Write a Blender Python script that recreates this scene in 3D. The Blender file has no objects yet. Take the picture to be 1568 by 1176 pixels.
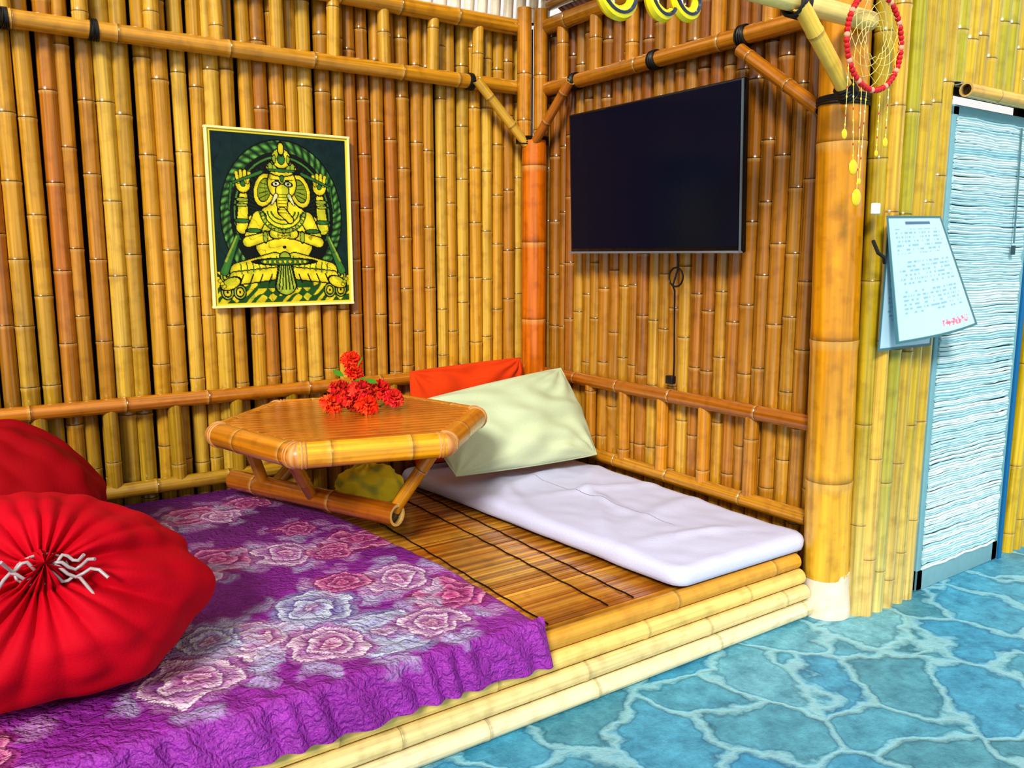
import bpy, math, random
import numpy as np
from mathutils import Vector, Matrix, noise
random.seed(7)
rng=np.random.RandomState(3)
sc=bpy.context.scene
sc.view_settings.view_transform='Standard'
try: sc.view_settings.look='Medium High Contrast'
except Exception: sc.view_settings.look='None'

def lin(h):
    h=h.lstrip('#'); out=[]
    for i in (0,2,4):
        c=int(h[i:i+2],16)/255
        out.append(c/12.92 if c<=.04045 else ((c+.055)/1.055)**2.4)
    return np.array(out)
def mix(a,b,t): return np.array(a)*(1-t)+np.array(b)*t

# ---------------------------------------------------------------- materials
def new_mat(name):
    m=bpy.data.materials.new(name); m.use_nodes=True
    nt=m.node_tree; b=nt.nodes['Principled BSDF']
    return m,nt,b
def N(nt,t,**k):
    n=nt.nodes.new(t)
    for a,v in k.items(): setattr(n,a,v)
    return n
def col_attr(nt,name='Col'):
    return N(nt,'ShaderNodeAttribute',attribute_name=name)

def mat_bamboo(name='bamboo',rough=.24,coat=.6,bump=.2,streak=.36,blotch=.35):
    m,nt,b=new_mat(name); L=nt.links
    a=col_attr(nt); p=col_attr(nt,'Pc')
    n1=N(nt,'ShaderNodeTexNoise'); n1.inputs['Scale'].default_value=2.2; n1.inputs['Detail'].default_value=6
    L.new(p.outputs['Vector'],n1.inputs['Vector'])
    r1=N(nt,'ShaderNodeMapRange'); r1.inputs['From Min'].default_value=.3; r1.inputs['From Max'].default_value=.7
    r1.inputs['To Min'].default_value=1-streak; r1.inputs['To Max'].default_value=1+streak*.7
    L.new(n1.outputs['Fac'],r1.inputs['Value'])
    mul=N(nt,'ShaderNodeVectorMath',operation='SCALE')
    L.new(a.outputs['Color'],mul.inputs[0]); L.new(r1.outputs['Result'],mul.inputs['Scale'])
    tc=N(nt,'ShaderNodeTexCoord'); n2=N(nt,'ShaderNodeTexNoise'); n2.inputs['Scale'].default_value=16; n2.inputs['Detail'].default_value=8
    L.new(tc.outputs['Object'],n2.inputs['Vector'])
    cr=N(nt,'ShaderNodeValToRGB'); cr.color_ramp.elements[0].position=.30; cr.color_ramp.elements[0].color=(.4,.3,.18,1)
    cr.color_ramp.elements[1].position=.50; cr.color_ramp.elements[1].color=(1,1,1,1)
    L.new(n2.outputs['Fac'],cr.inputs['Fac'])
    mm=N(nt,'ShaderNodeMix',data_type='RGBA',blend_type='MULTIPLY'); mm.inputs[0].default_value=blotch
    L.new(mul.outputs[0],mm.inputs[6]); L.new(cr.outputs['Color'],mm.inputs[7])
    L.new(mm.outputs[2],b.inputs['Base Color'])
    bp=N(nt,'ShaderNodeBump'); bp.inputs['Strength'].default_value=bump; bp.inputs['Distance'].default_value=.004
    L.new(n1.outputs['Fac'],bp.inputs['Height']); L.new(bp.outputs['Normal'],b.inputs['Normal'])
    b.inputs['Roughness'].default_value=rough; b.inputs['Coat Weight'].default_value=coat; b.inputs['Coat Roughness'].default_value=.18
    return m
def mat_col(name,rough=.6,spec=.5,bump=0,bscale=80,coat=0,sheen=0,metal=0,var=0.0):
    m,nt,b=new_mat(name); L=nt.links
    a=col_attr(nt)
    b.inputs['Roughness'].default_value=rough; b.inputs['Specular IOR Level'].default_value=spec
    b.inputs['Coat Weight'].default_value=coat; b.inputs['Sheen Weight'].default_value=sheen; b.inputs['Metallic'].default_value=metal
    tc=N(nt,'ShaderNodeTexCoord'); n1=N(nt,'ShaderNodeTexNoise'); n1.inputs['Scale'].default_value=bscale; n1.inputs['Detail'].default_value=5
    L.new(tc.outputs['Object'],n1.inputs['Vector'])
    if var>0:
        r1=N(nt,'ShaderNodeMapRange'); r1.inputs['To Min'].default_value=1-var; r1.inputs['To Max'].default_value=1+var
        L.new(n1.outputs['Fac'],r1.inputs['Value'])
        mul=N(nt,'ShaderNodeVectorMath',operation='SCALE')
        L.new(a.outputs['Color'],mul.inputs[0]); L.new(r1.outputs['Result'],mul.inputs['Scale'])
        L.new(mul.outputs[0],b.inputs['Base Color'])
    else: L.new(a.outputs['Color'],b.inputs['Base Color'])
    if bump>0:
        bp=N(nt,'ShaderNodeBump'); bp.inputs['Strength'].default_value=bump; bp.inputs['Distance'].default_value=.004
        L.new(n1.outputs['Fac'],bp.inputs['Height']); L.new(bp.outputs['Normal'],b.inputs['Normal'])
    return m
M_BAM=mat_bamboo()
M_PALE=mat_bamboo('bamboo_pale',rough=.4,coat=.2,streak=.2,blotch=.3)  # duller pale bamboo; on the header beam the paleness is painted-in light
M_CLOTH=mat_col('cloth',rough=.85,spec=.2,bump=.3,bscale=120,sheen=.05,var=.05)
M_RED=mat_col('beanbag_fabric',rough=.75,spec=.15,bump=.25,bscale=150,var=.08)
M_MATTE=mat_col('matte_paint',rough=.8,spec=.2,var=.1,bscale=30)
M_PIC=mat_col('painted_canvas',rough=.6,spec=.3)
M_PAPER=mat_col('laminated_paper',rough=.3,spec=.5)
M_BLACK=mat_col('black_rubber',rough=.45)
M_PETAL=mat_col('petal',rough=.55,spec=.2)
M_SHINE=mat_col('shiny_plastic',rough=.25,coat=.3)
M_TV,nt,b=new_mat('tv_screen'); b.inputs['Base Color'].default_value=(.003,.005,.02,1); b.inputs['Roughness'].default_value=.18
b.inputs['Specular IOR Level'].default_value=.25
# quilt
M_Q,nt,b=new_mat('quilt_fabric'); L=nt.links
a=col_attr(nt); L.new(a.outputs['Color'],b.inputs['Base Color']); b.inputs['Roughness'].default_value=.55
b.inputs['Specular IOR Level'].default_value=.35
tc=N(nt,'ShaderNodeTexCoord'); w=N(nt,'ShaderNodeTexWave',wave_type='BANDS',bands_direction='DIAGONAL')
w.inputs['Scale'].default_value=11; w.inputs['Distortion'].default_value=12; w.inputs['Detail'].default_value=3; w.inputs['Detail Scale'].default_value=2.2; w.inputs['Detail Roughness'].default_value=.6
L.new(tc.outputs['Object'],w.inputs['Vector'])
bp=N(nt,'ShaderNodeBump'); bp.inputs['Strength'].default_value=.6; bp.inputs['Distance'].default_value=.009
L.new(w.outputs['Fac'],bp.inputs['Height']); L.new(bp.outputs['Normal'],b.inputs['Normal'])
# flagstone floor
M_FLOOR,nt,b=new_mat('flagstone_floor'); L=nt.links
tc=N(nt,'ShaderNodeTexCoord'); nz_=N(nt,'ShaderNodeTexNoise'); nz_.inputs['Scale'].default_value=4.0; nz_.inputs['Detail'].default_value=8
L.new(tc.outputs['Object'],nz_.inputs['Vector'])
sub=N(nt,'ShaderNodeVectorMath',operation='SUBTRACT'); sub.inputs[1].default_value=(.5,.5,.5); L.new(nz_.outputs['Color'],sub.inputs[0])
scl=N(nt,'ShaderNodeVectorMath',operation='SCALE'); scl.inputs['Scale'].default_value=.30; L.new(sub.outputs[0],scl.inputs[0])
add=N(nt,'ShaderNodeVectorMath',operation='ADD'); L.new(tc.outputs['Object'],add.inputs[0]); L.new(scl.outputs[0],add.inputs[1])
v1=N(nt,'ShaderNodeTexVoronoi',feature='DISTANCE_TO_EDGE'); v2=N(nt,'ShaderNodeTexVoronoi',feature='F1')
for v in (v1,v2): v.inputs['Scale'].default_value=2.9; L.new(add.outputs[0],v.inputs['Vector'])
sep=N(nt,'ShaderNodeSeparateColor'); L.new(v2.outputs['Color'],sep.inputs[0])
cr=N(nt,'ShaderNodeValToRGB'); e=cr.color_ramp; e.elements[0].color=(*lin('#55A2BA'),1); e.elements[1].color=(*lin('#76C2D8'),1)
x=e.elements.new(.35); x.color=(*lin('#58B2D2'),1); x=e.elements.new(.7); x.color=(*lin('#3CA4D6'),1)
L.new(sep.outputs[0],cr.inputs['Fac'])
n3=N(nt,'ShaderNodeTexNoise'); n3.inputs['Scale'].default_value=11; n3.inputs['Detail'].default_value=12; n3.inputs['Roughness'].default_value=.75
L.new(tc.outputs['Object'],n3.inputs['Vector'])
cr2=N(nt,'ShaderNodeValToRGB'); cr2.color_ramp.elements[0].position=.34; cr2.color_ramp.elements[0].color=(.40,.56,.62,1); cr2.color_ramp.elements[1].position=.64; cr2.color_ramp.elements[1].color=(1.45,1.25,1.18,1)
L.new(n3.outputs['Fac'],cr2.inputs['Fac'])
mm=N(nt,'ShaderNodeMix',data_type='RGBA',blend_type='MULTIPLY'); mm.inputs[0].default_value=1
L.new(cr.outputs['Color'],mm.inputs[6]); L.new(cr2.outputs['Color'],mm.inputs[7])
cr3=N(nt,'ShaderNodeValToRGB'); cr3.color_ramp.elements[0].position=.01; cr3.color_ramp.elements[0].color=(.75,.75,.75,1); cr3.color_ramp.elements[1].position=.06; cr3.color_ramp.elements[1].color=(0,0,0,1)
L.new(v1.outputs['Distance'],cr3.inputs['Fac'])
m2=N(nt,'ShaderNodeMix',data_type='RGBA'); L.new(cr3.outputs['Color'],m2.inputs[0]); L.new(mm.outputs[2],m2.inputs[6]); m2.inputs[7].default_value=(*lin('#A4DAE6'),1)
cr4=N(nt,'ShaderNodeValToRGB'); q=cr4.color_ramp; q.elements[0].position=.040; q.elements[0].color=(1,1,1,1); q.elements[1].position=.085; q.elements[1].color=(1,1,1,1)
x=q.elements.new(.058); x.color=(.45,.56,.6,1)
L.new(v1.outputs['Distance'],cr4.inputs['Fac'])
m3=N(nt,'ShaderNodeMix',data_type='RGBA',blend_type='MULTIPLY'); m3.inputs[0].default_value=.75
L.new(m2.outputs[2],m3.inputs[6]); L.new(cr4.outputs['Color'],m3.inputs[7])
L.new(m3.outputs[2],b.inputs['Base Color'])
b.inputs['Roughness'].default_value=.4
mb=N(nt,'ShaderNodeMath',operation='MULTIPLY_ADD'); L.new(n3.outputs['Fac'],mb.inputs[0]); mb.inputs[1].default_value=.9
inv=N(nt,'ShaderNodeMath',operation='MULTIPLY'); L.new(cr3.outputs['Color'],inv.inputs[0]); inv.inputs[1].default_value=-.4; L.new(inv.outputs[0],mb.inputs[2])
bp=N(nt,'ShaderNodeBump'); bp.inputs['Strength'].default_value=.8; bp.inputs['Distance'].default_value=.02
L.new(mb.outputs[0],bp.inputs['Height']); L.new(bp.outputs['Normal'],b.inputs['Normal'])

# ---------------------------------------------------------------- mesh builder
class MB:
    def __init__(s): s.v=[];s.f=[];s.c=[];s.p=[];s.m=[];s.mats=[];s.n=0
    def mi(s,mat):
        if mat not in s.mats: s.mats.append(mat)
        return s.mats.index(mat)
    def add(s,V,F,C,mat,P=None):
        V=np.asarray(V,float).reshape(-1,3); k=len(V)
        C=np.asarray(C,float)
        if C.ndim==1: C=np.tile(C,(k,1))
        P=V if P is None else np.asarray(P,float)
        s.v.append(V);s.c.append(C);s.p.append(P)
        mi=s.mi(mat)
        for f in F: s.f.append([i+s.n for i in f]); s.m.append(mi)
        s.n+=k
    def build(s,name,smooth=True,sharp=40):
        V=np.concatenate(s.v);C=np.concatenate(s.c);P=np.concatenate(s.p)
        me=bpy.data.meshes.new(name)
        me.from_pydata(V.tolist(),[],s.f)
        for m in s.mats: me.materials.append(m)
        me.polygons.foreach_set('material_index',s.m)
        me.polygons.foreach_set('use_smooth',[smooth]*len(s.f))
        at=me.color_attributes.new('Col','FLOAT_COLOR','POINT')
        at.data.foreach_set('color',np.c_[np.clip(C,0,1),np.ones(len(C))].ravel())
        ap=me.attributes.new('Pc','FLOAT_VECTOR','POINT'); ap.data.foreach_set('vector',P.ravel())
        me.validate(); me.update()
        if smooth:
            try: me.set_sharp_from_angle(angle=math.radians(sharp))
            except Exception: pass
        o=bpy.data.objects.new(name,me); sc.collection.objects.link(o); return o

def frame(d):
    d=Vector(d).normalized(); u=Vector((0,0,1)) if abs(d.z)<.9 else Vector((0,1,0))
    a=d.cross(u).normalized(); b=a.cross(d).normalized(); return d,a,b
CUT=lin('#D9B36A'); HOL=lin('#3a2410')
def pole(mb,p0,p1,r,col,seg=12,gap=.3,mat=None,dark=.45,taper=1.0,bulge=1.06,colfn=None,bend=0.0,nodes=True):
    mat=mat or M_BAM
    p0=Vector(p0);p1=Vector(p1);Ln=(p1-p0).length; d,a,b=frame(p1-p0)
    st=[(0,1,1)]
    s=random.uniform(.05,gap*.9)
    col=np.array(col)
    while nodes and s<Ln-.03:
        w=min(.02,.3*gap)*max(.6,r/.04)
        st+=[(s-w,1.0,1.0),(s-w*.35,bulge*.99,1.12),(s-.0025,bulge,1.15),(s,1.0,dark),(s+.003,bulge*.985,dark*1.25),(s+w*.4,1.01,.8),(s+w,1.0,1.0)]
        s+=gap*random.uniform(.75,1.25)
    st.append((Ln,1,1))
    st=[x for x in st if 0<=x[0]<=Ln]; st.sort(key=lambda x:x[0])
    V=[];C=[];P=[];off=random.uniform(0,50); toff=random.uniform(-1,1)*bend
    tones=random.uniform(.9,1.1)
    for (s,rr,cc) in st:
        t=s/Ln; ctr=p0+d*s+a*(toff*math.sin(math.pi*t)); R=r*rr*(1+(taper-1)*t)
        base=colfn(ctr) if colfn is not None else col
        if cc>1: cl=mix(base,CUT,min(1,(cc-1)*3.0))
        else: cl=base*cc
        for i in range(seg):
            th=2*math.pi*i/seg
            v=ctr+a*(R*math.cos(th))+b*(R*math.sin(th))
            V.append(v[:]);C.append(cl*tones);P.append((math.cos(th)*1.6+off,math.sin(th)*1.6,s*.8+off))
    n=len(st);F=[]
    for j in range(n-1):
        for i in range(seg):
            F.append((j*seg+i,j*seg+(i+1)%seg,(j+1)*seg+(i+1)%seg,(j+1)*seg+i))
    mb.add(V,[tuple(reversed(f)) for f in F],C,mat,P)
    for e,(ctr,sg,R) in enumerate(((p0,-1,r),(p1,1,r*taper))):
        V=[];C=[]
        for (q,dz,cl) in ((1,0,CUT),(.74,0,CUT),(.72,-.02,HOL)):
            for i in range(seg):
                th=2*math.pi*i/seg
                v=ctr+d*(sg*dz)+a*(R*q*math.cos(th))+b*(R*q*math.sin(th)); V.append(v[:]);C.append(cl)
        F=[]
        for j in range(2):
            for i in range(seg):
                f=(j*seg+i,j*seg+(i+1)%seg,(j+1)*seg+(i+1)%seg,(j+1)*seg+i); F.append(f if sg>0 else f[::-1])
        f=tuple(2*seg+i for i in range(seg)); F.append(f if sg>0 else f[::-1])
        mb.add(V,F,C,mat)
import bmesh as BM
def box(mb,c,s,col,mat,rot=None,bev=0.0):
    x,y,z=[k/2 for k in s]
    if bev<=0:
        V=[(i*x,j*y,k*z) for i in(-1,1) for j in(-1,1) for k in(-1,1)]
        F=[(0,1,3,2),(4,6,7,5),(0,4,5,1),(2,3,7,6),(0,2,6,4),(1,5,7,3)]
    else:
        bm=BM.new()
        BM.ops.create_cube(bm,size=1); BM.ops.scale(bm,vec=s,verts=bm.verts)
        BM.ops.bevel(bm,geom=bm.edges[:],offset=bev,segments=3,profile=.5,affect='EDGES')
        bm.verts.index_update()
        V=[v.co[:] for v in bm.verts]; F=[tuple(v.index for v in f.verts) for f in bm.faces]; bm.free()
    V=[Vector(v) for v in V]
    if rot is not None: V=[rot@v for v in V]
    V=[(v+Vector(c))[:] for v in V]
    mb.add(V,F,col,mat)
def tube(mb,pts,r,col,mat,seg=6,closed=False):
    pts=[Vector(p) for p in pts]; n=len(pts);V=[]
    pa=None
    for i,p in enumerate(pts):
        if closed: d=pts[(i+1)%n]-pts[i-1]
        else: d=pts[min(i+1,n-1)]-pts[max(i-1,0)]
        d.normalize()
        if pa is None: _,a,b=frame(d)
        else:
            a=(pa-d*pa.dot(d)).normalized()
        b=d.cross(a); pa=a
        rr=r[i] if hasattr(r,'__len__') else r
        for k in range(seg):
            t=2*math.pi*k/seg; V.append((p+a*rr*math.cos(t)+b*rr*math.sin(t))[:])
    F=[]
    for j in range(n if closed else n-1):
        for i in range(seg):
            j2=(j+1)%n
            F.append((j*seg+i,j*seg+(i+1)%seg,j2*seg+(i+1)%seg,j2*seg+i))
    if not closed: F+= [tuple(range(seg))[::-1],tuple((n-1)*seg+i for i in range(seg))]
    mb.add(V,F,col,mat)
def grid(mb,fn,nu,nv,mat,wrapu=False,wrapv=False,flip=False):
    V=[];C=[]
    for j in range(nv+(0 if wrapv else 1)):
        for i in range(nu+(0 if wrapu else 1)):
            p,c=fn(i/nu,j/nv); V.append(tuple(p)); C.append(c)
    W=nu+(0 if wrapu else 1); H=nv+(0 if wrapv else 1);F=[]
    for j in range(nv):
        for i in range(nu):
            f=(j*W+i,j*W+(i+1)%W,((j+1)%H)*W+(i+1)%W,((j+1)%H)*W+i)
            F.append(f[::-1] if flip else f)
    mb.add(V,F,C,mat)
def wrap(mb,c,d,r,w=.05,col=None):
    col=lin('#15130f') if col is None else col
    d,a,b=frame(d); c=Vector(c)
    n=5
    for k in range(n):
        cc=c+d*((k-(n-1)/2)*w/n)
        tube(mb,[cc+a*(r*math.cos(t))+b*(r*math.sin(t))+d*(.004*math.sin(t+k)) for t in [2*math.pi*i/14 for i in range(14)]],w/n*.62,col,M_BLACK,seg=6,closed=True)
def nz(x,y,z=0): return noise.noise(Vector((x,y,z)))

# ---------------------------------------------------------------- floor
mb=MB(); V=[(-7,-9,0),(6,-9,0),(6,3,0),(-7,3,0)]
mb.add(V,[(0,1,2,3)],(.3,.6,.7),M_FLOOR); mb.build('floor',smooth=False)

# ---------------------------------------------------------------- walls
GOLD=lin('#CE9626');ORG=lin('#B86E1A');OLV=lin('#706E18');STR=lin('#E4BC4C');BRN=lin('#7A4410');YEL=lin('#DCA818');PALE=lin('#EBD9A0')
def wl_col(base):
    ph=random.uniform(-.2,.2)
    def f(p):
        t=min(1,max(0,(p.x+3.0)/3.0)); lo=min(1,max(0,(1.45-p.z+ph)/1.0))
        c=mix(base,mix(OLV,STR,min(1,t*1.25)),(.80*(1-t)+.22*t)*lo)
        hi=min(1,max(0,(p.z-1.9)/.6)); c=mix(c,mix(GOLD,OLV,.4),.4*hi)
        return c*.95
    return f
mb=MB(); x=-4.6
while x<-.06:
    r=random.uniform(.032,.040)
    base=random.choice([GOLD,mix(GOLD,OLV,.3),mix(GOLD,STR,.6),mix(GOLD,ORG,.5),mix(GOLD,ORG,.2),mix(OLV,GOLD,.6),mix(ORG,BRN,.1),mix(STR,GOLD,.4),GOLD])
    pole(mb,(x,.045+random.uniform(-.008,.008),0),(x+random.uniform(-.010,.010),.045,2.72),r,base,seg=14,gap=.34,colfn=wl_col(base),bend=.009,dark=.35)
    x+=r*2.06
box(mb,(-2.3,.12,1.37),(4.7,.03,2.74),lin('#2A1706'),M_MATTE)  # added dark backing, keeps sky from leaking between the poles
mb.build('wall_back')
mb=MB(); y=-.06
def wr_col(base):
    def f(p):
        hi=min(1,max(0,(p.z-.7)/1.4))  # browner with height: roof shade put into the pole colour
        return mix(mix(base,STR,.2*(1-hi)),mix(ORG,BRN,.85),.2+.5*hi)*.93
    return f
while y>-2.02:
    r=random.uniform(.033,.040)
    base=random.choice([GOLD,mix(GOLD,ORG,.5),mix(ORG,BRN,.2),mix(GOLD,STR,.4),mix(ORG,GOLD,.4)])
    pole(mb,(.045+random.uniform(-.006,.006),y,0),(.045,y,2.72),r,base,gap=.34,seg=14,colfn=wr_col(base),bend=.006,dark=.35)
    y-=r*2.04
box(mb,(.12,-.98,1.37),(.03,2.1,2.74),lin('#2A1706'),M_MATTE)  # dark backing put in so no sky leaks through this wall
mb.build('wall_right')
mb=MB()
YG=lin('#B4A81E')
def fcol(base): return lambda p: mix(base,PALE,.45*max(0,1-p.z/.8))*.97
for x in (.080,.152,.225,.300,.372):
    base=random.choice([mix(YEL,YG,.6),mix(YEL,STR,.4),mix(GOLD,YG,.5),mix(YG,OLV,.25)])
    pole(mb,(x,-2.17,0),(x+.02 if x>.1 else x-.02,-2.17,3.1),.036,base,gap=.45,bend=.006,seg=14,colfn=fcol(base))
pole(mb,(.055,-2.145,0.0),(-.015,-2.145,3.1),.036,mix(YG,GOLD,.4),gap=.45,seg=14,colfn=fcol(mix(YG,GOLD,.4)))
pole(mb,(.12,-2.13,0.0),(.11,-2.13,3.1),.036,mix(YG,GOLD,.5),gap=.45,seg=14)
x=.455
while x<3.2:
    base=random.choice([mix(YEL,YG,.5),mix(YEL,STR,.4),mix(GOLD,YG,.5),YG])
    z0=2.12 if x<1.30 else 0
    pole(mb,(x,-2.17 if x<1.3 else -2.14,z0),(x+.03,-2.17,3.1),.037,base*.97,gap=.45,seg=14)
    x+=.079
pole(mb,(.44,-2.23,2.085),(3.2,-2.23,2.085),.028,mix(GOLD,STR,.4),gap=.4)
box(mb,(.23,-2.10,1.5),(.46,.02,3.0),lin('#3A2408'),M_MATTE)  # dark panels added behind these poles to block leaking sky
box(mb,(2.2,-2.04,1.5),(1.9,.02,3.0),lin('#2A1C10'),M_MATTE)
box(mb,(.9,-2.10,2.6),(.95,.02,1.0),lin('#3A2408'),M_MATTE)
mb.build('wall_front')

# trims : rails
mb=MB()
for z,r,c in ((.79,.034,mix(ORG,GOLD,.2)),(2.37,.038,mix(GOLD,ORG,.2)),(2.69,.043,mix(GOLD,ORG,.2)),(.40,.034,mix(GOLD,OLV,.4))):
    pole(mb,(-4.6,-.035,z),(-.12,-.035,z),r,c,gap=.42,seg=16)
x=-.42
while x>-4.6:
    pole(mb,(x,-.03,.42),(x+random.uniform(-.01,.01),-.03,.78),.032,mix(OLV,GOLD,.5),gap=.3)
    pole(mb,(x,-.03,2.38),(x+random.uniform(-.01,.01),-.03,2.68),.032,mix(GOLD,STR,.3),gap=.3)
    x-=.275
for x in (-2.62,-2.30,-.47): wrap(mb,(x,-.035,2.37),(1,0,0),.041,w=.035)
pole(mb,(-.46,-.09,2.37),(-.15,-.11,2.06),.026,mix(GOLD,STR,.5),gap=.2)
mb.build('trim_1')
mb=MB()
for z,r,c in ((.77,.034,mix(ORG,BRN,.2)),(2.36,.038,mix(ORG,GOLD,.3)),(2.69,.043,mix(GOLD,ORG,.4)),(.37,.034,mix(GOLD,ORG,.3))):
    pole(mb,(-.035,-.12,z),(-.035,-1.97,z),r,c*.92,gap=.42,seg=16)
y=-.28
while y>-1.9:
    pole(mb,(-.03,y,.39),(-.03,y,.76),.032,mix(GOLD,ORG,.5),gap=.3)
    pole(mb,(-.03,y,2.38),(-.03,y,2.68),.034,mix(GOLD,ORG,.5),gap=.3)
    y-=.275
for y in (-.40,-1.0,-1.53): wrap(mb,(-.035,y,2.36),(0,1,0),.041,w=.045)
pole(mb,(-.09,-.42,2.35),(-.12,-.14,2.06),.026,mix(ORG,BRN,.3),gap=.2)
pole(mb,(-.06,-1.53,2.30),(-.08,-1.95,2.0),.028,mix(ORG,GOLD,.2),gap=.25)
mb.build('trim_2')

# corner post
mb=MB()
DORG=lin('#CC6C08')
pole(mb,(-.095,-.11,.24),(-.095,-.11,2.08),.07,DORG,gap=.5,seg=24,bulge=1.03)
pole(mb,(-.15,-.09,2.06),(-.15,-.09,2.78),.040,mix(GOLD,ORG,.5),gap=.3)
pole(mb,(-.06,-.12,2.06),(-.06,-.12,2.78),.040,mix(GOLD,ORG,.5),gap=.3)
wrap(mb,(-.15,-.09,2.08),(0,0,1),.044,w=.04); wrap(mb,(-.06,-.12,2.08),(0,0,1),.044,w=.04)
mb.build('trim_3')
mb=MB()
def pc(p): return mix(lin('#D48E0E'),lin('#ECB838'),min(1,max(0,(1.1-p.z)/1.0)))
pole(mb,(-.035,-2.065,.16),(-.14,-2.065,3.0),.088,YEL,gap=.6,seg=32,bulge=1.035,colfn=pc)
def foot(u,v):
    t=2*math.pi*u; z=.18*v; r=.088+.012*(1-v)+.004*nz(math.cos(t)*3,math.sin(t)*3,z*20)
    return ((-.03+r*math.cos(t),-2.065+r*math.sin(t),z),mix(lin('#EFE6D6'),lin('#C9B99C'),.5+.5*nz(t*2,z*20)))
grid(mb,foot,24,6,M_MATTE,wrapu=True)
grid(mb,lambda u,v:((-.03+.09*(1-v)*math.cos(6.2832*u),-2.065+.09*(1-v)*math.sin(6.2832*u),.18),lin('#E6DCC8')),24,1,M_MATTE,wrapu=True)
wrap(mb,(-.104,-2.065,2.01),(0,0,1),.092,w=.035)
mb.build('bamboo_post')
mb=MB()
pole(mb,(-4.6,-2.18,2.25),(-.14,-2.18,2.26),.033,lin('#F0D684'),gap=.4,seg=16,mat=M_PALE)  # pale because it faces the light; that brightness is put into its colour
pole(mb,(-.57,-2.21,2.24),(-.25,-2.19,1.99),.028,lin('#F0C850'),gap=.25,seg=14,mat=M_PALE)
wrap(mb,(-.56,-2.19,2.25),(1,0,0),.042,w=.05)
wrap(mb,(-.27,-2.19,2.01),(1,0,-.8),.032,w=.05)
mb.build('ceiling_beam')
mb=MB(); x=-4.5
while x<.1:
    pole(mb,(x,.05,2.75),(x+.03,.05,3.2),.028,lin('#F4EAD0'),gap=.3,mat=M_PALE); x+=.085
pole(mb,(-4.6,.0,3.0),(.2,.0,3.0),.03,lin('#F2E6C8'),gap=.4,mat=M_PALE)
mb.build('window_1')
mb=MB()
for i in range(60):
    y=-.02-i*.04
    c=mix(lin('#B5603C'),lin('#E8A88C'),random.random())
    tube(mb,[(.35,y,2.74),(-.3,y,3.14),(-1.1,y,3.66)],.022,c,M_MATTE,seg=6)
for k in range(5):
    pole(mb,(.1-.3*k,.02,2.86+.2*k),(.1-.3*k,-2.4,2.86+.2*k),.03,mix(ORG,STR,.3),gap=.4)
mb.build('ceiling')

# ---------------------------------------------------------------- platform
mb=MB()
PC=[lin('#DCA23A'),lin('#E8C774'),lin('#EED898'),lin('#EEE0B4')]
for k,z in enumerate((.222,.160,.097,.033)):
    pole(mb,(-4.6,-2.0-.017*k,z),(-.15+.01*k,-2.0-.017*k,z),.0315,PC[k],gap=.55,seg=16,mat=M_PALE,dark=.55)
    pole(mb,(-.065,-1.93,z),(-.065,-.05,z),.031,PC[0],gap=.5,seg=10)
box(mb,(-2.35,-1.0,.115),(4.45,1.94,.21),lin('#2A170A'),M_MATTE)
y=-1.955
while y<-.05:
    w=random.uniform(.011,.017)
    c=random.choice([lin('#B9781F'),lin('#CC8E2C'),lin('#9A5A14'),lin('#DCA23C'),lin('#B07018')])
    h=random.uniform(.0,.004)
    x0=-4.4
    for x1 in (-1.9+random.uniform(-.3,.3),-.1):
        box(mb,((x0+x1)/2,y+w/2,.232+h),(x1-x0-.004,w-.0025,.016),c*random.uniform(.8,1.15),M_BAM)
        x0=x1
    y+=w
for x in (-1.36,-1.10,-.98):
    tube(mb,[(x+.003*math.sin(j*1.7),-1.94+j*.045,.245) for j in range(42)],.003,lin('#2A1608'),M_MATTE,seg=5)
mb.build('bamboo_platform')

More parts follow.
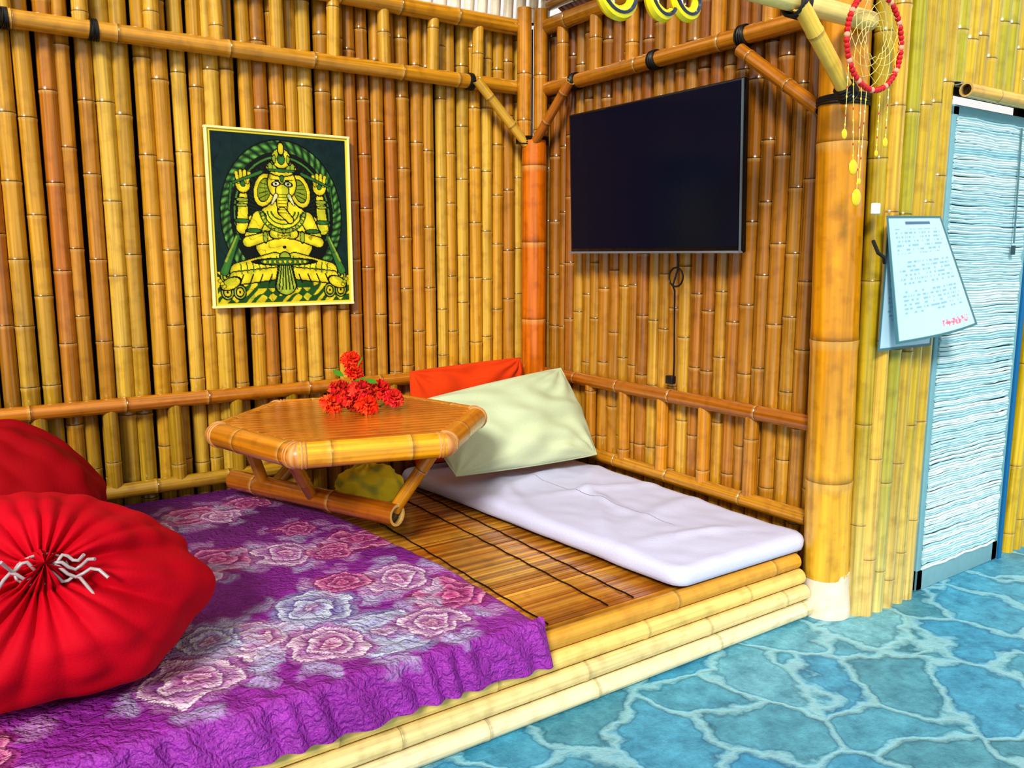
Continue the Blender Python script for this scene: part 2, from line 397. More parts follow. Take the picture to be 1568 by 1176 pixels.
# ---------------------------------------------------------------- white mattress
mb=MB()
SH=lin('#CCCEEA')
def mat_surface(mb,x0,x1,y0,y1,z0,h,rc,colr,amp):
    def outline(t,ins):
        hx=(x1-x0)/2-ins; hy=(y1-y0)/2-ins; r=max(.001,rc-ins)
        cx=(x0+x1)/2; cy=(y0+y1)/2
        s=t*4; k=int(s)%4; f=s-int(s)
        a=[(-1,-1),(1,-1),(1,1),(-1,1)][k]; b=[(-1,-1),(1,-1),(1,1),(-1,1)][(k+1)%4]
        px=(a[0]*(1-f)+b[0]*f)*hx; py=(a[1]*(1-f)+b[1]*f)*hy
        ex=max(abs(px)-(hx-r),0); ey=max(abs(py)-(hy-r),0)
        if ex>0 and ey>0:
            l=math.hypot(ex,ey)
            if l>r: ex*=r/l; ey*=r/l
            px=math.copysign(hx-r+ex,px); py=math.copysign(hy-r+ey,py)
        return cx+px,cy+py
    rings=[(.03,0.0),(.005,.01),(0,.03),(.0,.055),(.006,.072),(.018,.083),(.04,.088)]
    hm=min(x1-x0,y1-y0)/2
    rings+=[(.04+(hm-.041)*k/40,.088) for k in range(1,41)]
    rings=[(a,b*h/.088) for a,b in rings]
    def f(u,v):
        i=min(len(rings)-1,int(round(v*(len(rings)-1)))); ins,hh=rings[i]
        X,Y=outline(u,ins)
        Z=z0+hh
        if hh>h*.6:
            cr=0
            for (cx_,cy_,an,ln,wd,am) in ((-.55,-.75,.5,.30,.04,.019),(-.35,-1.05,-.3,.28,.04,.017),(-.6,-1.35,.9,.30,.035,.016),(-.3,-1.45,.2,.25,.05,.016),(-.5,-1.75,-.2,.3,.035,.013),(-.7,-.85,1.2,.3,.035,.016),(-.25,-.85,.8,.25,.04,.018),(-.45,-1.2,1.4,.22,.03,.013)):
                dx=X-cx_;dy=Y-cy_;q=dx*math.cos(an)+dy*math.sin(an);p=-dx*math.sin(an)+dy*math.cos(an)+.3*q*q
                cr+=am*math.exp(-(q/ln)**2)*math.exp(-(p/wd)**2)
            Z+=amp*(nz(X*3+3,Y*2.2,2)*1.2)+cr+amp*.6*nz(X*12,Y*10,4)
        else:
            X+=.006*nz(X*8,Y*8,Z*20)
        k=(x1-X)/(x1-x0)*(Y+2.0)/1.5*.13
        X-=k
        return (X,Y,Z),colr
    grid(mb,f,220,len(rings)-1,M_CLOTH,wrapu=True)
mat_surface(mb,-.835,-.085,-2.02,-.13,.259,.075,.06,SH,.007)
mb.build('white_mattress',sharp=80)

# ---------------------------------------------------------------- pillows
def pillow(name,c4,th,colr,seed=0,lump=.02,pinch=.02,pw=.45):
    mb=MB(); A,B,C_,D=[Vector(p) for p in c4]
    nrm=(B-A).cross(D-A).normalized()
    for side in (1,-1):
        def f(u,v):
            u2=.5-.5*math.cos(math.pi*u); v2=.5-.5*math.cos(math.pi*v)
            eu=pinch*math.sin(math.pi*v2)*(2*u2-1); ev=pinch*math.sin(math.pi*u2)*(2*v2-1)
            uu=u2-eu; vv=v2-ev
            p=A*(1-uu)*(1-vv)+B*uu*(1-vv)+C_*uu*vv+D*(1-uu)*vv
            h=(max(0,math.sin(math.pi*u2))*max(0,math.sin(math.pi*v2)))**pw
            p=p+nrm*(side*th*h*(1+.25*nz(u2*3+seed,v2*3,side)))
            wr=0
            for (cu,cv) in ((0,0),(1,0),(1,1),(0,1)):
                du=u2-cu;dv=v2-cv;rr=math.hypot(du,dv); an=math.atan2(abs(dv),abs(du)); wr+=math.sin(an*14+seed)*math.exp(-rr/.25)*min(1,rr/.08)
            p=p+nrm*side*(lump*.6*wr*min(1,h*2)+lump*(nz(u2*5+seed,v2*4+v2*u2*3,seed+2))*min(1,h*2))
            return p,colr
        grid(mb,f,60,46,M_CLOTH,flip=(side<0))
    # piped seam round the rim
    pts=[]
    for (P,Q,du,dv) in ((A,B,0,-1),(B,C_,1,0),(C_,D,0,1),(D,A,-1,0)):
        ctr=(A+B+C_+D)/4
        for k in range(12):
            t=k/12; m=P*(1-t)+Q*t; pts.append(m+(m-ctr)*(-pinch*math.sin(math.pi*t)*1.4))
    tube(mb,pts,.006,colr*.92,M_CLOTH,seg=6,closed=True)
    return mb.build(name,sharp=80)
pillow('bed_pillow',[(-.95,-.66,.40),(-.14,-.74,.41),(-.135,-.42,.83),(-1.04,-.44,.735)],.125,lin('#C8D4AE'),seed=3,lump=.034,pinch=-.02)
pillow('orange_pillow',[(-.95,-.25,.37),(-.20,-.24,.37),(-.22,-.15,.865),(-.92,-.15,.84)],.06,lin('#D8440E'),seed=8,lump=.03,pinch=-.01,pw=.35)

# ---------------------------------------------------------------- quilt
FL=[(-1.91,-1.86,.16,'b'),(-1.60,-1.73,.14,'p'),(-2.23,-1.70,.14,'w'),(-2.03,-1.58,.14,'b'),(-2.17,-.98,.15,'p'),(-1.93,-1.05,.13,'w'),
(-1.64,-1.05,.13,'p'),(-2.11,-.38,.14,'p'),(-1.70,-1.50,.13,'w'),(-2.46,-1.83,.14,'w'),(-1.86,-1.43,.10,'p'),(-2.3,-.45,.12,'w'),(-2.42,-1.05,.12,'w'),
(-1.85,-.32,.10,'p'),(-1.76,-1.88,.12,'w'),(-2.08,-1.84,.13,'w'),(-2.75,-1.2,.15,'p'),(-3.1,-.6,.15,'w'),(-3.4,-1.6,.17,'b'),(-3.0,-1.9,.14,'p'),(-3.6,-1.0,.15,'p'),(-1.80,-.80,.09,'p'),(-2.36,-1.62,.10,'b'),(-1.78,-1.13,.09,'p'),(-2.28,-1.12,.10,'w'),(-2.0,-.45,.10,'w')]
PUR=lin('#7A1E84'); PU2=lin('#9C38A6'); DPU=lin('#340A3C')
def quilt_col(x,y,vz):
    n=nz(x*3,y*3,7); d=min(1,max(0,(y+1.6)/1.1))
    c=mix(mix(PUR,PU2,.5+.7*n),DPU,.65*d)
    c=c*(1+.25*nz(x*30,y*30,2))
    wob=.016*nz(x*25,y*25,5)+.02*nz(x*9,y*9,51); wob2=.016*nz(x*25,y*25,15)+.02*nz(x*9,y*9,61)
    for i,(fx,fy,R,k) in enumerate(FL):
        dx=x-fx+wob;dy=y-fy+wob2
        r=math.hypot(dx,dy)
        if r>R*1.7: continue
        th=math.atan2(dy,dx)
        outer=R*(1.02+.10*abs(math.sin(2.5*th+i))+.35*nz(x*10,y*10,i))
        t=r/outer
        if k=='p': a,m_,b_=lin('#E8A0C0'),lin('#B8508E'),lin('#6E1C5C')
        elif k=='w': a,m_,b_=lin('#F0E0EC'),lin('#C494C0'),lin('#84408E')
        else: a,m_,b_=lin('#D6E0F0'),lin('#A8ACD2'),lin('#6A5A9C')
        if t<1:
            tt=(t**.85)*3.4+.30*abs(math.sin((3+int(t*3))*.5*(th+i*.7+int(t*3.4)*.9)))
            fr=tt-math.floor(tt)
            s=fr**1.1
            cc=mix(b_,m_,min(1,s*2)) if s<.5 else mix(m_,a,(s-.5)*2)
            cc=mix(cc,lin('#C8387E'),.45*max(0,1-t*2.6))
            cc=cc*(.92+.2*nz(x*40,y*40,9))
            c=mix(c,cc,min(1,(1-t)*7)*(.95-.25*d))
        elif t<1.5:
            lf=abs(math.sin(2.5*th+i*1.7))
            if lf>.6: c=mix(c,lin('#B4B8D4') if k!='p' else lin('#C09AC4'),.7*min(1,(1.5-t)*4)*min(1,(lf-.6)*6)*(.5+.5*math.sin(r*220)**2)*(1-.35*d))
    return c
mb=MB()
prof=[]
for k in range(0,330): prof.append(-.05-k*(1.99/329))
yend=-2.04
arc=[(yend-.035*math.sin(a),.34-.035*(1-math.cos(a))) for a in [math.pi/2*j/6 for j in range(1,7)]]
dr=[(yend-.035-.03*(j/18)**.7,.305-.10*j/18) for j in range(1,19)]
def quilt(u,v):
    n=len(prof)+len(arc)+len(dr)-1; k=int(round(v*n))
    if k<len(prof): y,z=prof[k],.335
    elif k<len(prof)+len(arc): y,z=arc[k-len(prof)]
    else: y,z=dr[k-len(prof)-len(arc)]
    edge=-1.50+.04*math.sin(y*2.5)-.10*max(0,(y+.9))/.9
    W=edge+3.7
    x=-3.7+W*u
    onfront=k>=len(prof)
    xs=x; cy=y if not onfront else y-(.335-z)
    ed=(edge-x)
    fade=min(1,max(0,(-1.1-y)/.5)); ff=min(1,max(0,(-1.85-y)/.2))
    if not onfront:
        wv=math.sin(x*62+y*20+7*nz(x*4,y*4,3))
        z+=(.008*nz(x*2.5,y*2.5,1)+.010*abs(nz(x*6+y*3,y*6-x*2,4))+.004*nz(x*22,y*22,2))*(.4+.6*fade)+.0035*wv*ff
        z+=.004*nz(x*14+3*nz(x*4,y*4,8),y*26,6)*fade
    else:
        q=(.34-z)/.14
        rp=math.sin(x*62+y*20+14*z+7*nz(x*4,y*4,3))
        y-= (.012*nz(x*9,z*6,3)+.010*rp)*min(1,.3+q*2.5)
        z+=.012*nz(x*3,0,8)*q
    if ed<.05:
        t=1-ed/.05; z-= (z-.262)*(1-math.sqrt(max(0,1-t*t)))*(1 if not onfront else .0)
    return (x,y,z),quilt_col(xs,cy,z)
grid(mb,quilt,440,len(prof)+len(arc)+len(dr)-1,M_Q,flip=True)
mb.build('floral_quilt',sharp=80)

# ---------------------------------------------------------------- bean bags
def beanbag(name,C,rad,K,base_z,npl,colr,seed,string=True,cone=.3,knot=None):
    mb=MB(); C=Vector(C); K=Vector(K).normalized(); _,A,B=frame(K)
    def shape(n,rr):
        cs=1-cone*max(0,n.z)**1.6
        return C+Vector((n.x*rad[0]*cs,n.y*rad[1]*cs,n.z*rad[2]))*rr
    def f(u,v):
        th=math.pi*v**1.25; ph=2*math.pi*u
        n=K*math.cos(th)+(A*math.cos(ph)+B*math.sin(ph))*math.sin(th)
        pl=.06*math.exp(-th/.7)*(abs(math.sin(npl*ph/2+1.3*math.sin(2*ph+seed)))-.5)*min(1,th/.12)
        pl+=.04*math.exp(-th/1.1)*math.sin(7*ph+seed+2*math.sin(ph*2))*min(1,th/.3)
        rr=1+pl*1.6+.06*nz(n.x*1.8+seed,n.y*1.8,n.z*1.8)+.04*nz(n.x*4,n.y*4,n.z*4+seed)
        if string:
            rr-= .17*math.exp(-(th/.26)**2)
            if th<.16: rr+= (.26+.06*math.sin(9*ph))*(1-(th/.16))**.6
        p=shape(n,rr)
        if p.z<base_z+.08:
            q=base_z+.08-p.z; p.z=base_z+.08-.08*(1-math.exp(-q/.08))
        return p,colr*(1+.08*nz(n.x*3,n.y*3,n.z*3+9))
    grid(mb,f,190,110,M_RED,wrapu=True)
    if string:
        kn=shape(K,.92)
        col=lin('#A89898')
        for q in range(3):
            tube(mb,[kn+K*(.006*q)+(A*math.cos(t)*1.2+B*math.sin(t)*.8)*(.040+.003*q) for t in [2*math.pi*i/20 for i in range(20)]],.0042,col,M_SHINE,seg=6,closed=True)
        for s,(dx,dz,ln) in enumerate(((.95,-.25,.15),(.8,-.5,.13),(-.9,-.1,.12),(.85,.25,.10),(-.8,.3,.10),(.9,.0,.12))):
            d=Vector((dx,-.45,dz)).normalized()
            pts=[kn+K*.03+d*(ln*t/8)+Vector((0,-.01*math.sin(t*.8),.014*math.sin(t*1.2+s))) for t in range(9)]
            tube(mb,pts,.0045,col,M_SHINE,seg=6)
    return mb.build(name,sharp=80)
beanbag('beanbag',(-2.80,-1.54,.54),(.45,.42,.28),(.06,-.76,.60),.348,22,lin('#B8001E'),2.0,cone=.34)
beanbag('beanbag',(-2.88,-.72,.60),(.40,.34,.28),(-.3,.1,1),.348,16,lin('#920010'),5.0,string=False,cone=.15)

# ---------------------------------------------------------------- hexagonal table
mb=MB(); tc_=Vector((-1.525,-.785,0)); R=.545
hv=[tc_+Vector((R*math.cos(math.radians(105+60*k)),R*math.sin(math.radians(105+60*k)),0)) for k in range(6)]
TB=lin('#D08418')
for k in range(6):
    a=hv[k];b_=hv[(k+1)%6]; d=(b_-a).normalized()
    pole(mb,a+Vector((0,0,.735)),b_+Vector((0,0,.735)),.048,TB if k!=2 else lin('#E8A41C'),gap=.34,seg=20,bulge=1.03)
    for q in range(4):
        dd=[(hv[k-1]-a).normalized(),d][q%2]; off=.014*(q//2)+.012
        c=a+dd*off+Vector((0,0,.735)); _,A_,B_=frame(dd)
        tube(mb,[c+A_*(.0470*math.cos(t))+B_*(.0470*math.sin(t)) for t in [2*math.pi*i/20 for i in range(20)]],.0045,mix(lin('#B87C3C'),lin('#D8A870'),random.random()),M_PALE,seg=5,closed=True)
    def jf(u,v,a=a):
        t=2*math.pi*u; ph=math.pi*(v-.5)
        return (a+Vector((.0475*math.cos(ph)*math.cos(t),.0475*math.cos(ph)*math.sin(t),.735+.0475*math.sin(ph)))),mix(lin('#B8742E'),lin('#DCA468'),.5+.5*math.sin(t*12))
    grid(mb,jf,20,10,M_PALE,wrapu=True)
dx=(hv[3]-hv[2]).normalized(); dy=Vector((-dx.y,dx.x,0)); ap=R*math.cos(math.pi/6)
s=-ap+.02
rot=Matrix((dx,dy,Vector((0,0,1)))).transposed()
while s<ap-.02:
    w=.05; half=(R-abs(s+w/2)/math.tan(math.radians(60)))-.02
    c=tc_+dy*(s+w/2)
    box(mb,c+Vector((0,0,.771)),(2*half,w-.001,.014),random.choice([lin('#C8741A'),lin('#C06C14'),lin('#CC7A1E')]),M_BAM,rot=rot,bev=.002)
    s+=w
LG=lin('#A05C10'); GL=lin('#D89A20')
pole(mb,(-1.86,-.16,.41),(-1.475,-1.08,.41),.046,LG,gap=.4,seg=18)
for a,b_ in (((-1.67,-.66,.42),(-1.89,-.96,.73)),((-1.47,-1.04,.42),(-1.30,-1.16,.73)),((-1.78,-.35,.42),(-1.90,-.45,.73)),((-1.75,-.40,.42),(-1.40,-.33,.73))):
    pole(mb,a,b_,.027,mix(LG,GL,.7),gap=.25)
mb.build('hexagonal_table')

# ---------------------------------------------------------------- flowers
mb=MB()
Rv=Vector((.824,-.566,0)); Fv=Vector((-.566,-.824,0))
base=Vector((-1.44,-.70,.785))
def flower(c,r,colr,seed):
    rnd=random.Random(seed)
    for lay,(n,rr,up) in enumerate(((7,1.0,.15),(7,.82,.5),(6,.58,.9),(4,.32,1.2))):
        for k in range(n):
            a0=2*math.pi*(k+rnd.random()*.5)/n
            ax=Vector((math.cos(a0),math.sin(a0),0)); sd=Vector((-ax.y,ax.x,0))
            cl=mix(colr,lin('#FF7A3A'),rnd.random()*.45)
            def f(u,v):
                s=(u-.5)*2; w=math.sin(math.pi*min(.97,v*.85+.05))**.6
                rag=1+.10*math.sin(s*11+k)*v
                p=ax*(rr*r*v*rag)+sd*(s*w*r*rr*.55)+Vector((0,0,1))*(r*(up*v*.8-.25*v*v+.16*math.sin(s*7+seed)*v+.09*math.sin(15*s+k)*v))
                p=Matrix.Rotation(.7,3,'X')@p
                return c+p,cl*(.55+.45*v)
            grid(mb,f,12,6,M_PETAL)
for i,(l,u,fw,r,h) in enumerate(((-.045,.215,0,.047,'#FF3A1E'),(-.03,.165,.02,.040,'#F02418'),(-.09,.09,.02,.052,'#D01028'),(.0,.095,.05,.055,'#E01A34'),(-.125,.035,.06,.050,'#FF4A24'),(.03,.035,.08,.052,'#FF3018'),(.13,.05,.0,.050,'#F02838'),(-.03,.03,.03,.045,'#B00C18'),(.07,.085,-.02,.055,'#E01A28'),(-.06,.06,.05,.045,'#E81430'))):
    c=base+Rv*l+Fv*fw+Vector((0,0,u)); flower(c,r,lin(h),i+1)
    tube(mb,[c,base+Rv*l*.5+Vector((0,0,.005))],.004,lin('#3C6A1E'),M_PETAL,seg=5)
for (l,u,a0) in ((-.03,.13,.3),(-.01,.19,1.2),(.02,.14,-.4),(-.07,.15,2.5)):
    def lf(u2,v,l=l,u=u,a0=a0):
        w=math.sin(math.pi*v)*.018; return base+Rv*(l+.06*v*math.cos(a0)+(u2-.5)*w)+Vector((0,0,u+.05*v*math.sin(a0)+(u2-.5)*w))+Fv*.05,lin('#4E8A22')
    grid(mb,lf,3,6,M_PETAL)
mb.build('flower_bunch')

# yellow cloth pouch under the table
mb=MB()
def pouch(u,v):
    t=2*math.pi*u; ph=math.pi*(v-.5)
    n=Vector((math.cos(ph)*math.cos(t),math.cos(ph)*math.sin(t),math.sin(ph)))
    r=1+.12*nz(n.x*2,n.y*2,n.z*2)+.07*nz(n.x*6,n.y*6,n.z*6)-.08*abs(math.sin(5*t))*max(0,n.z)
    p=Vector((-1.30,-.44,.355))+Rv*(n.x*.16*r)+Fv*(n.y*.11*r)+Vector((0,0,n.z*.115*r))
    p.z=max(p.z,.252)
    g=nz(n.x*2.2+4,n.y*2.2,n.z*2.2)
    return p,mix(lin('#FFF03C'),lin('#B8C050'),min(1,max(0,g*2.0)))
grid(mb,pouch,60,34,M_CLOTH,wrapu=True)
mb.build('yellow_cloth_pouch',sharp=80)

# ---------------------------------------------------------------- TV
mb=MB()
rt=Matrix.Rotation(math.radians(-2.0),3,'Y')
cz=1.815
box(mb,(-.095,-1.035,cz),(.035,1.155,.715),lin('#0A0A0C'),M_SHINE,rot=rt,bev=.006)
box(mb,(-.1135,-1.035,cz+.006),(.004,1.125,.68),(.01,.01,.02),M_TV,rot=rt)
box(mb,(-.05,-1.03,cz),(.07,.35,.3),lin('#151515'),M_SHINE,bev=.004)
box(mb,(-.1035,-1.035,1.462),(.03,1.155,.010),lin('#7A7A84'),M_SHINE,rot=rt)
box(mb,(-.1145,-1.609,cz),(.006,.008,.70),lin('#5A6A74'),M_SHINE,rot=rt)
mb.build('wall_tv')
mb=MB(); X=-.035
pts=[(X,-1.18,1.46),(X,-1.185,1.38)]
pts+=[(X-.01,-1.185+.045*math.sin(t),1.345-.045*math.cos(t)) for t in [0.0+2*math.pi*k/14*1 for k in range(1,30)]]
pts+=[(X,-1.17,1.28),(X,-1.175,1.1),(X-.005,-1.185,.95),(X,-1.18,.86)]
tube(mb,pts,.0045,lin('#17120e'),M_BLACK,seg=6)
box(mb,(-.055,-1.18,.855),(.03,.045,.04),lin('#17120e'),M_BLACK,bev=.005)
mb.build('tv_cable')

# ---------------------------------------------------------------- painting
def paint():
    nx,ny=230,280
    W,H=.82,1.0
    X,Y=np.meshgrid(np.linspace(0,W,nx),np.linspace(0,H,ny))
    img=np.zeros((ny,nx,3))
    tt=np.clip(np.hypot(X-.41,Y-.5)/.7,0,1)[...,None]
    img[:]=lin('#143818')*(1-tt)+lin('#0A2230')*tt
    YL=lin('#E8D62A');GR=lin('#3F7A34');BK=lin('#050805');LG_=lin('#A4B83A');DK=lin('#0E2A16')
    def ell(cx,cy,rx,ry,rot=0):
        c,s=math.cos(rot),math.sin(rot); x=(X-cx)*c+(Y-cy)*s; y=-(X-cx)*s+(Y-cy)*c
        return (np.hypot(x/rx,y/ry)-1)*min(rx,ry)
    def cap(p,q,r0,r1=None):
        r1=r0 if r1 is None else r1
        px,py=p;qx,qy=q; dx,dy=qx-px,qy-py; t=np.clip(((X-px)*dx+(Y-py)*dy)/(dx*dx+dy*dy),0,1)
        return np.hypot(X-px-t*dx,Y-py-t*dy)-(r0+(r1-r0)*t)
    def put(sd,c,ol=.007,oc=BK,sh=True):
        img[sd<ol]=oc
        m=sd<0
        if sh:
            k=np.clip(.72+(-sd)*14,.72,1.0)[...,None]
            img[m]=(c*k)[m]
        else: img[m]=c
    ang=np.arctan2(Y-.48,X-.41); rr=np.hypot((X-.41)/.355,(Y-.48)/.435)
    ring=(rr<1.0)&(rr>.86)&(Y<.88)
    img[(rr<1.02)&(Y<.88)]=BK
    leaf=np.sin(ang*52+rr*34)*.5+.5; leaf=leaf*(.6+.4*np.sin(ang*13+rr*60))
    img[ring]=(lin('#6AA84A')*leaf[...,None]+DK*(1-leaf[...,None]))[ring]
    img[(rr<.86)&(Y<.88)]=lin('#08120A')
    inner=(rr<.80)&(rr>.775)&(Y<.62); img[inner]=lin('#4A7C34')
    rays=(rr<.74)&(Y<.5)&(np.sin(ang*60)>.75); img[rays]=lin('#16301A')
    low=(Y>.84); img[low]=lin('#24501A')
    f=(np.sin(X*60+3*np.sin(Y*20))*np.sin(Y*55+2*np.sin(X*30))>.05)&(Y>.8)&((X<.24)|(X>.58)|(Y>.9)); img[f]=YL*.8
    for cx in (.07,.14,.68,.75):
        for cy in (.83,.92): put(ell(cx,cy,.032,.038),LG_); put(ell(cx,cy,.018,.022),YL); put(ell(cx,cy,.006,.008),BK,0)
    for s in (-1,1):
        m=lambda x:.41+s*x
        put(cap((m(.08),.46),(m(.24),.55),.040,.032),YL); put(cap((m(.24),.55),(m(.225),.37),.032,.022),YL)
        put(ell(m(.225),.30,.040,.048),YL)
        for k in range(4): put(cap((m(.20+.017*k),.29),(m(.188+.024*k),.225+.01*abs(k-1.5)),.0085),YL,.004)
        put(ell(m(.225),.30,.012,.014),GR,.004)
        put(ell(m(.232),.39,.032,.010),LG_,.004); put(ell(m(.236),.42,.030,.008),LG_,.004); put(ell(m(.24),.51,.038,.011),GR,.004)
        put(cap((m(.27),.60),(m(.35),.80),.012,.022),GR,.004); put(cap((m(.275),.60),(m(.34),.74),.004,.007),LG_,.0)
        put(cap((m(.12),.23),(m(.29),.30),.009,.004),GR,.004); put(cap((m(.29),.30),(m(.31),.45),.006,.003),GR,.004)
    put(ell(.41,.52,.15,.13),YL)
    put(ell(.41,.655,.165,.10),YL)
    for s in (-1,1):
        m=lambda x:.41+s*x
        put(cap((m(.14),.49),(m(.21),.63),.038,.03),YL); put(cap((m(.21),.63),(m(.06),.585),.029,.022),YL)
        put(ell(m(.045),.58,.038,.028),YL)
        for k in range(3): put(cap((m(.03),.57+.013*k),(m(-.004),.575+.013*k),.006),YL,.003)
        put(ell(m(.175),.565,.038,.011),GR,.004); put(ell(m(.11),.60,.012,.030),LG_,.004)
    for s in (-1,1):
        m=lambda x:.41+s*x
        put(cap((m(.06),.75),(m(.27),.80),.056,.048),YL)
        put(cap((m(.29),.84),(m(.02),.81),.036,.033),YL)
        put(ell(m(.32),.87,.055,.030,.4*s),YL)
        for k in range(4): put(ell(m(.355+.012*k),.885-.016*k,.010,.009),YL,.003)
        for k in range(7): put(cap((m(.05+.035*k),.715+.007*k),(m(.045+.035*k),.775+.007*k),.0035),GR,.0)
        for k in range(4): put(cap((m(.08+.055*k),.82),(m(.10+.055*k),.87),.004),BK,.0)
    put(cap((.41,.72),(.41,.88),.03,.06),LG_)
    for k in range(7): put(cap((.38+.01*k,.75),(.345+.022*k,.91),.0035),BK,0)
    put(ell(.41,.745,.145,.018),GR)
    for k in range(9): put(ell(.29+.03*k,.745,.008,.010),YL,.002)
    for k,ry in enumerate((.05,.075,.10,.125)):
        e=np.abs(ell(.41,.45,.07+.022*k,ry)); img[(e<.004)&(Y>.45)]=GR*.6
    for k in range(9):
        t=math.pi*(k+.5)/9; put(ell(.41+.125*math.cos(t),.45+.115*math.sin(t),.010,.010),LG_,.004)
    put(ell(.41,.66,.010,.010),BK,0)
    put(ell(.305,.33,.058,.095,.25),YL);put(ell(.515,.33,.058,.095,-.25),YL)
    put(ell(.305,.33,.036,.065,.25),lin('#8A9A20'),.004);put(ell(.515,.33,.036,.065,-.25),lin('#8A9A20'),.004)
    for s in (-1,1):
        for k in range(4): put(cap((.41+s*.085,.30+.018*k),(.41+s*(.125+.004*k),.29+.03*k),.0025),BK,0)
    put(ell(.41,.29,.082,.092),YL)
    put(ell(.41,.20,.085,.045),YL)
    for k in range(6): put(ell(.345+.026*k,.195,.011,.022),LG_,.005)
    put(ell(.41,.215,.08,.008),GR,.003)
    put(ell(.41,.145,.052,.055),YL); put(ell(.41,.15,.02,.028),GR,.004); put(ell(.41,.09,.016,.032),YL)
    put(ell(.37,.15,.009,.02),LG_,.003); put(ell(.45,.15,.009,.02),LG_,.003)
    put(cap((.41,.33),(.405,.45),.036,.024),YL); put(cap((.405,.45),(.45,.50),.022,.018),YL)
    for k in range(7): put(cap((.385,.35+.018*k),(.432,.35+.018*k),.0022),BK,0)
    put(ell(.41,.26,.010,.018),GR,.003)
    for s in (-1,1):
        put(ell(.41+s*.036,.292,.019,.011,.2*s),lin('#F6F2C0'),.006); put(ell(.41+s*.036,.292,.007,.008),BK,0)
        put(cap((.41+s*.016,.272),(.41+s*.06,.268),.003),BK,0)
        put(cap((.41+s*.038,.36),(.41+s*.065,.41),.011,.004),lin('#F5F0B0'),.004)
    for j in range(ny):
        for i in range(nx):
            q=nz(X[j,i]*22,Y[j,i]*22,3)
            if abs(nz(X[j,i]*11,Y[j,i]*11,1.5))<.016: img[j,i]*=.5
            img[j,i]*=1+.35*q
            g=nz(X[j,i]*14,Y[j,i]*14,8.5)
            if g>.36 and img[j,i][0]>.3: img[j,i]=img[j,i]*.6+lin('#6E9A24')*.4
    b_=(X<.016)|(X>W-.016)|(Y<.016)|(Y>H-.016); img[b_]=lin('#DCCB36')
    return np.clip(img,0,1),nx,ny
img,nx,ny=paint()
mb=MB(); x0,x1,z0,z1=-1.865,-1.185,1.21,2.02
V=[];C=[]
for j in range(ny):
    for i in range(nx):
        V.append((x0+(x1-x0)*i/(nx-1),-.028,z1-(z1-z0)*j/(ny-1))); C.append(img[j,i])
F=[(j*nx+i,(j+1)*nx+i,(j+1)*nx+i+1,j*nx+i+1) for j in range(ny-1) for i in range(nx-1)]
mb.add(V,F,C,M_PIC)
cx,cz=(x0+x1)/2,(z0+z1)/2; fc=lin('#EDE6A0')
for (c,s) in (((cx,-.022,z1+.003),(x1-x0+.024,.025,.012)),((cx,-.022,z0-.003),(x1-x0+.024,.025,.012)),((x0-.004,-.022,cz),(.012,.025,z1-z0)),((x1+.004,-.022,cz),(.012,.025,z1-z0))):
    box(mb,c,s,fc,M_MATTE,bev=.003)
box(mb,(cx,-.014,cz),(x1-x0,.02,z1-z0),lin('#4A3A20'),M_MATTE)
mb.build('ganesha_painting',smooth=False)

# ---------------------------------------------------------------- door
mb=MB(); DX0,DX1=.46,1.17
FRC=lin('#8FC3CF')
for (c,s) in (((DX0+.025,-2.15,1.02),(.05,.05,2.04)),((DX1-.03,-2.15,1.02),(.055,.05,2.04)),(((DX0+DX1)/2,-2.15,2.02),(DX1-DX0,.05,.045)),(((DX0+DX1)/2,-2.15,.05),(DX1-DX0,.05,.1))):
    box(mb,c,s,FRC*random.uniform(.6,.8),M_MATTE,bev=.006)
z=.10
while z<2.0:
    h=random.uniform(.007,.013); c=mix(lin('#98C4CE'),lin('#D2E2E2'),random.random()**.8)
    n=14; tl=random.uniform(-.008,.008)
    pts=[(DX0+.03+(DX1-DX0-.075)*k/n,-2.176-.003*math.sin(k*2.1+z*70)-.004*random.random(),z+tl*(k/n-.5)+.0022*math.sin(k*.9+z*9)) for k in range(n+1)]
    tube(mb,pts,h*.57,c,M_MATTE,seg=5); z+=h
box(mb,((DX0+DX1)/2,-2.145,1.02),(DX1-DX0-.08,.02,1.9),lin('#6F9AA4'),M_MATTE)
box(mb,(DX1+.02,-2.15,1.04),(.03,.06,2.08),lin('#1E6A9A'),M_MATTE)
box(mb,(DX1+.06,-2.12,1.04),(.05,.06,2.08),lin('#0E1C2A'),M_MATTE)
tube(mb,[(1.0,-2.19,1.99),(1.0,-2.20,1.5)],.004,lin('#5A7A80'),M_MATTE,seg=5)
box(mb,(1.0,-2.20,1.47),(.02,.01,.04),lin('#3A5258'),M_MATTE)
mb.build('door_1')

# ---------------------------------------------------------------- papers
mb=MB()
def page(c4,bow,back):
    TL,TR,BR,BL=[Vector(p) for p in c4]
    def f(u,v):
        p=TL*(1-u)*(1-v)+TR*u*(1-v)+BR*u*v+BL*(1-u)*v
        p=p+Vector((0,-bow*math.sin(math.pi*u)*v,0))
        e=min(u,1-u)<.035 or min(v,1-v)<.025
        c=lin('#3F7078') if e else lin('#B4D6E6')
        if not e and .12<u<.88:
            row=int(v*60)
            if v>.1 and row%2==0 and v<.80 and noise.noise(Vector((u*34,row*3.1,back)))>.02 and not(.3<v<.36) and not(.55<v<.6): c=lin('#86AEC4')
            if .045<v<.07 and .3<u<.75: c=lin('#4A6A8A')
            if .88<v<.935 and .5<u<.88 and noise.noise(Vector((u*40,v*50,5)))>-.05: c=lin('#D07088')
        return p,c
    grid(mb,f,70,120,M_PAPER,flip=True)
page([(-.02,-2.225,1.59),(.34,-2.225,1.59),(.34,-2.225,1.09),(-.03,-2.225,1.09)],0,1)
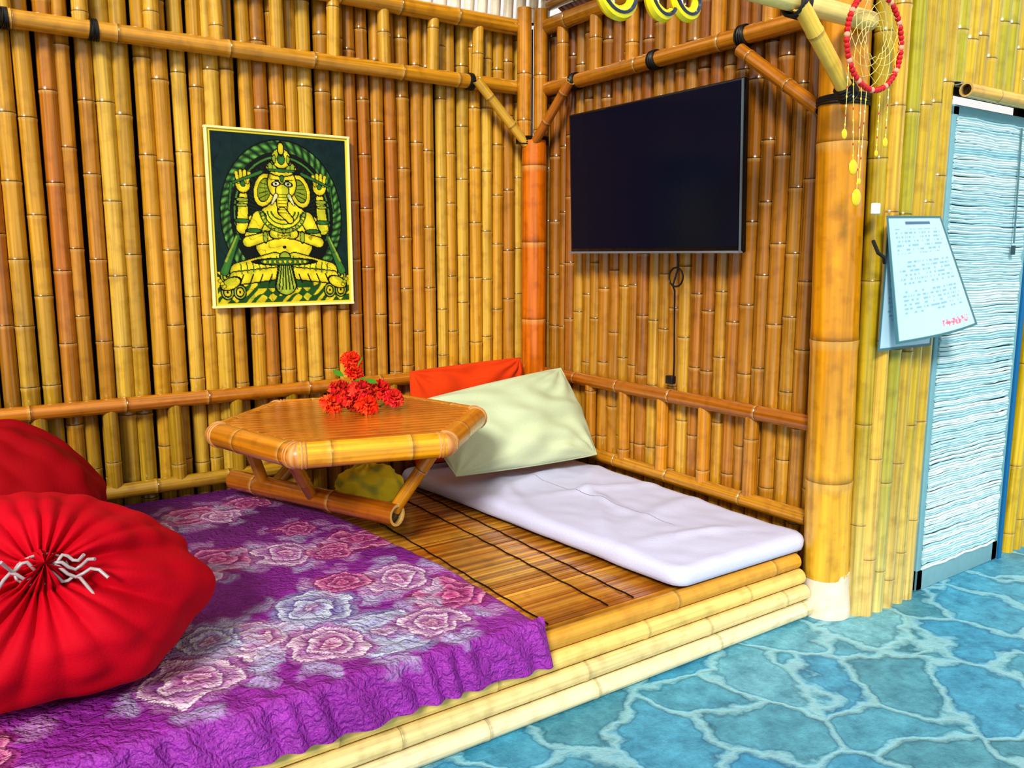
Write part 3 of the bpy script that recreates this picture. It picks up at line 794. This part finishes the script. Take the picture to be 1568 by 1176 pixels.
page([(-.06,-2.24,1.59),(.31,-2.24,1.598),(.42,-2.36,1.18),(.01,-2.27,1.118)],.03,2)
tube(mb,[(-.10,-2.22,1.50),(-.11,-2.25,1.455),(-.07,-2.25,1.44),(-.05,-2.24,1.42)],.007,lin('#0c0c0c'),M_BLACK)
mb.build('notice_sheet')
mb=MB(); box(mb,(-.09,-2.215,1.615),(.035,.02,.04),lin('#DCE8E0'),M_PAPER,bev=.004); mb.build('light_switch')

# ---------------------------------------------------------------- dream catcher
mb=MB(); dc=Vector((-.23,-2.26,2.165)); Rr=.158
for k in range(60):
    t=2*math.pi*k/60; c=dc+Vector((Rr*math.cos(t),0,Rr*math.sin(t)))
    def bead(u,v,c=c,t=t):
        a=2*math.pi*u;p=math.pi*(v-.5); n=Vector((math.cos(p)*math.cos(a),math.cos(p)*math.sin(a),math.sin(p)))
        return c+n*.0108,(lin('#C8101A') if k%5 else lin('#E8A080'))
    grid(mb,bead,8,6,M_SHINE,wrapu=True)
WB=lin('#D9CC78')
prev=[dc+Vector((Rr*math.cos(2*math.pi*k/11),0,Rr*math.sin(2*math.pi*k/11))) for k in range(11)]
for lay in range(7):
    nxt=[]
    for k in range(11):
        a=prev[k];b_=prev[(k+1)%11]; m=(a+b_)/2; m=dc+(m-dc)*.88; nxt.append(m)
        tube(mb,[a,m,b_],.0013,WB,M_SHINE,seg=4)
    prev=nxt
tube(mb,[dc+Vector((0,0,Rr)),dc+Vector((0,.05,.62))],.002,WB,M_SHINE,seg=4)
YS=lin('#EFCB18')
def disc(c,r,col):
    def f(u,v):
        a=2*math.pi*u;p=math.pi*(v-.5); return Vector(c)+Vector((r*math.cos(p)*math.cos(a),.3*r*math.cos(p)*math.sin(a),r*1.15*math.sin(p))),col
    grid(mb,f,14,8,M_SHINE,wrapu=True)
for (sx,ex,z,rr) in ((-.14,-.37,1.85,.015),(-.11,-.31,1.745,.023),(-.06,-.28,1.645,.026),(-.03,-.27,1.70,.010),(.10,-.13,1.84,.015),(.05,-.18,1.80,.010)):
    st=Vector((dc.x+sx,-2.26,dc.z-math.sqrt(max(0,Rr*Rr-sx*sx))))
    en=Vector((ex,-2.26,z)); tube(mb,[st,(st+en)/2,en],.0014,WB,M_SHINE,seg=4); disc(en,rr,YS)
    for q in range(1,8): disc(st+(en-st)*(q/8),.0045,[lin('#C0202A'),YS,lin('#D8D8B0')][q%3])
mb.build('dreamcatcher')
mb=MB(); YO=lin('#F2DC1C')
for k,(ox,rad) in enumerate(((-.11,.060),(.055,.045),(.15,.045))):
    c=Vector((-1.25+ox,-2.22,2.135+(.01*k)))
    a0,a1=(math.pi*.95,math.pi*2.2) if k!=1 else (math.pi*.9,math.pi*1.9)
    pts=[c+Vector((rad*math.cos(a0+(a1-a0)*i/16),0,rad*math.sin(a0+(a1-a0)*i/16)+(.03*(1-i/16)))) for i in range(17)]
    tube(mb,pts,[.017*(.5+.7*math.sin(math.pi*i/16)) for i in range(17)],YO,M_SHINE,seg=8)
    tube(mb,[p+Vector((0,-.016,0)) for p in pts],.006,lin('#20304A'),M_SHINE,seg=5)
    tube(mb,[c+Vector((0,0,-rad)),c+Vector((0,.03,.12))],.003,WB,M_SHINE,seg=4)
mb.build('hanging_ornament')

# ---------------------------------------------------------------- light
w=bpy.data.worlds.new('World'); sc.world=w; w.use_nodes=True
bg=w.node_tree.nodes['Background']; bg.inputs[0].default_value=(1,.98,.95,1); bg.inputs[1].default_value=.82
sd=bpy.data.lights.new('sun','SUN'); sd.energy=3.1; sd.angle=math.radians(12); sd.color=(1,.97,.90)
so=bpy.data.objects.new('sun',sd); sc.collection.objects.link(so)
so.rotation_euler=Vector((.62,.62,-.55)).to_track_quat('-Z','Y').to_euler()
# ---------------------------------------------------------------- camera
f=1269; th=math.radians(34.5); t=math.radians(8.87)
cam=bpy.data.cameras.new('camera'); co=bpy.data.objects.new('camera',cam); sc.collection.objects.link(co)
cam.sensor_fit='HORIZONTAL'; cam.sensor_width=36; cam.lens=36*f/1568; cam.clip_start=.05
F=Vector((math.sin(th)*math.cos(t),math.cos(th)*math.cos(t),-math.sin(t)))
co.location=(-2.92,-4.0,1.45); co.rotation_euler=F.to_track_quat('-Z','Y').to_euler()
sc.camera=co
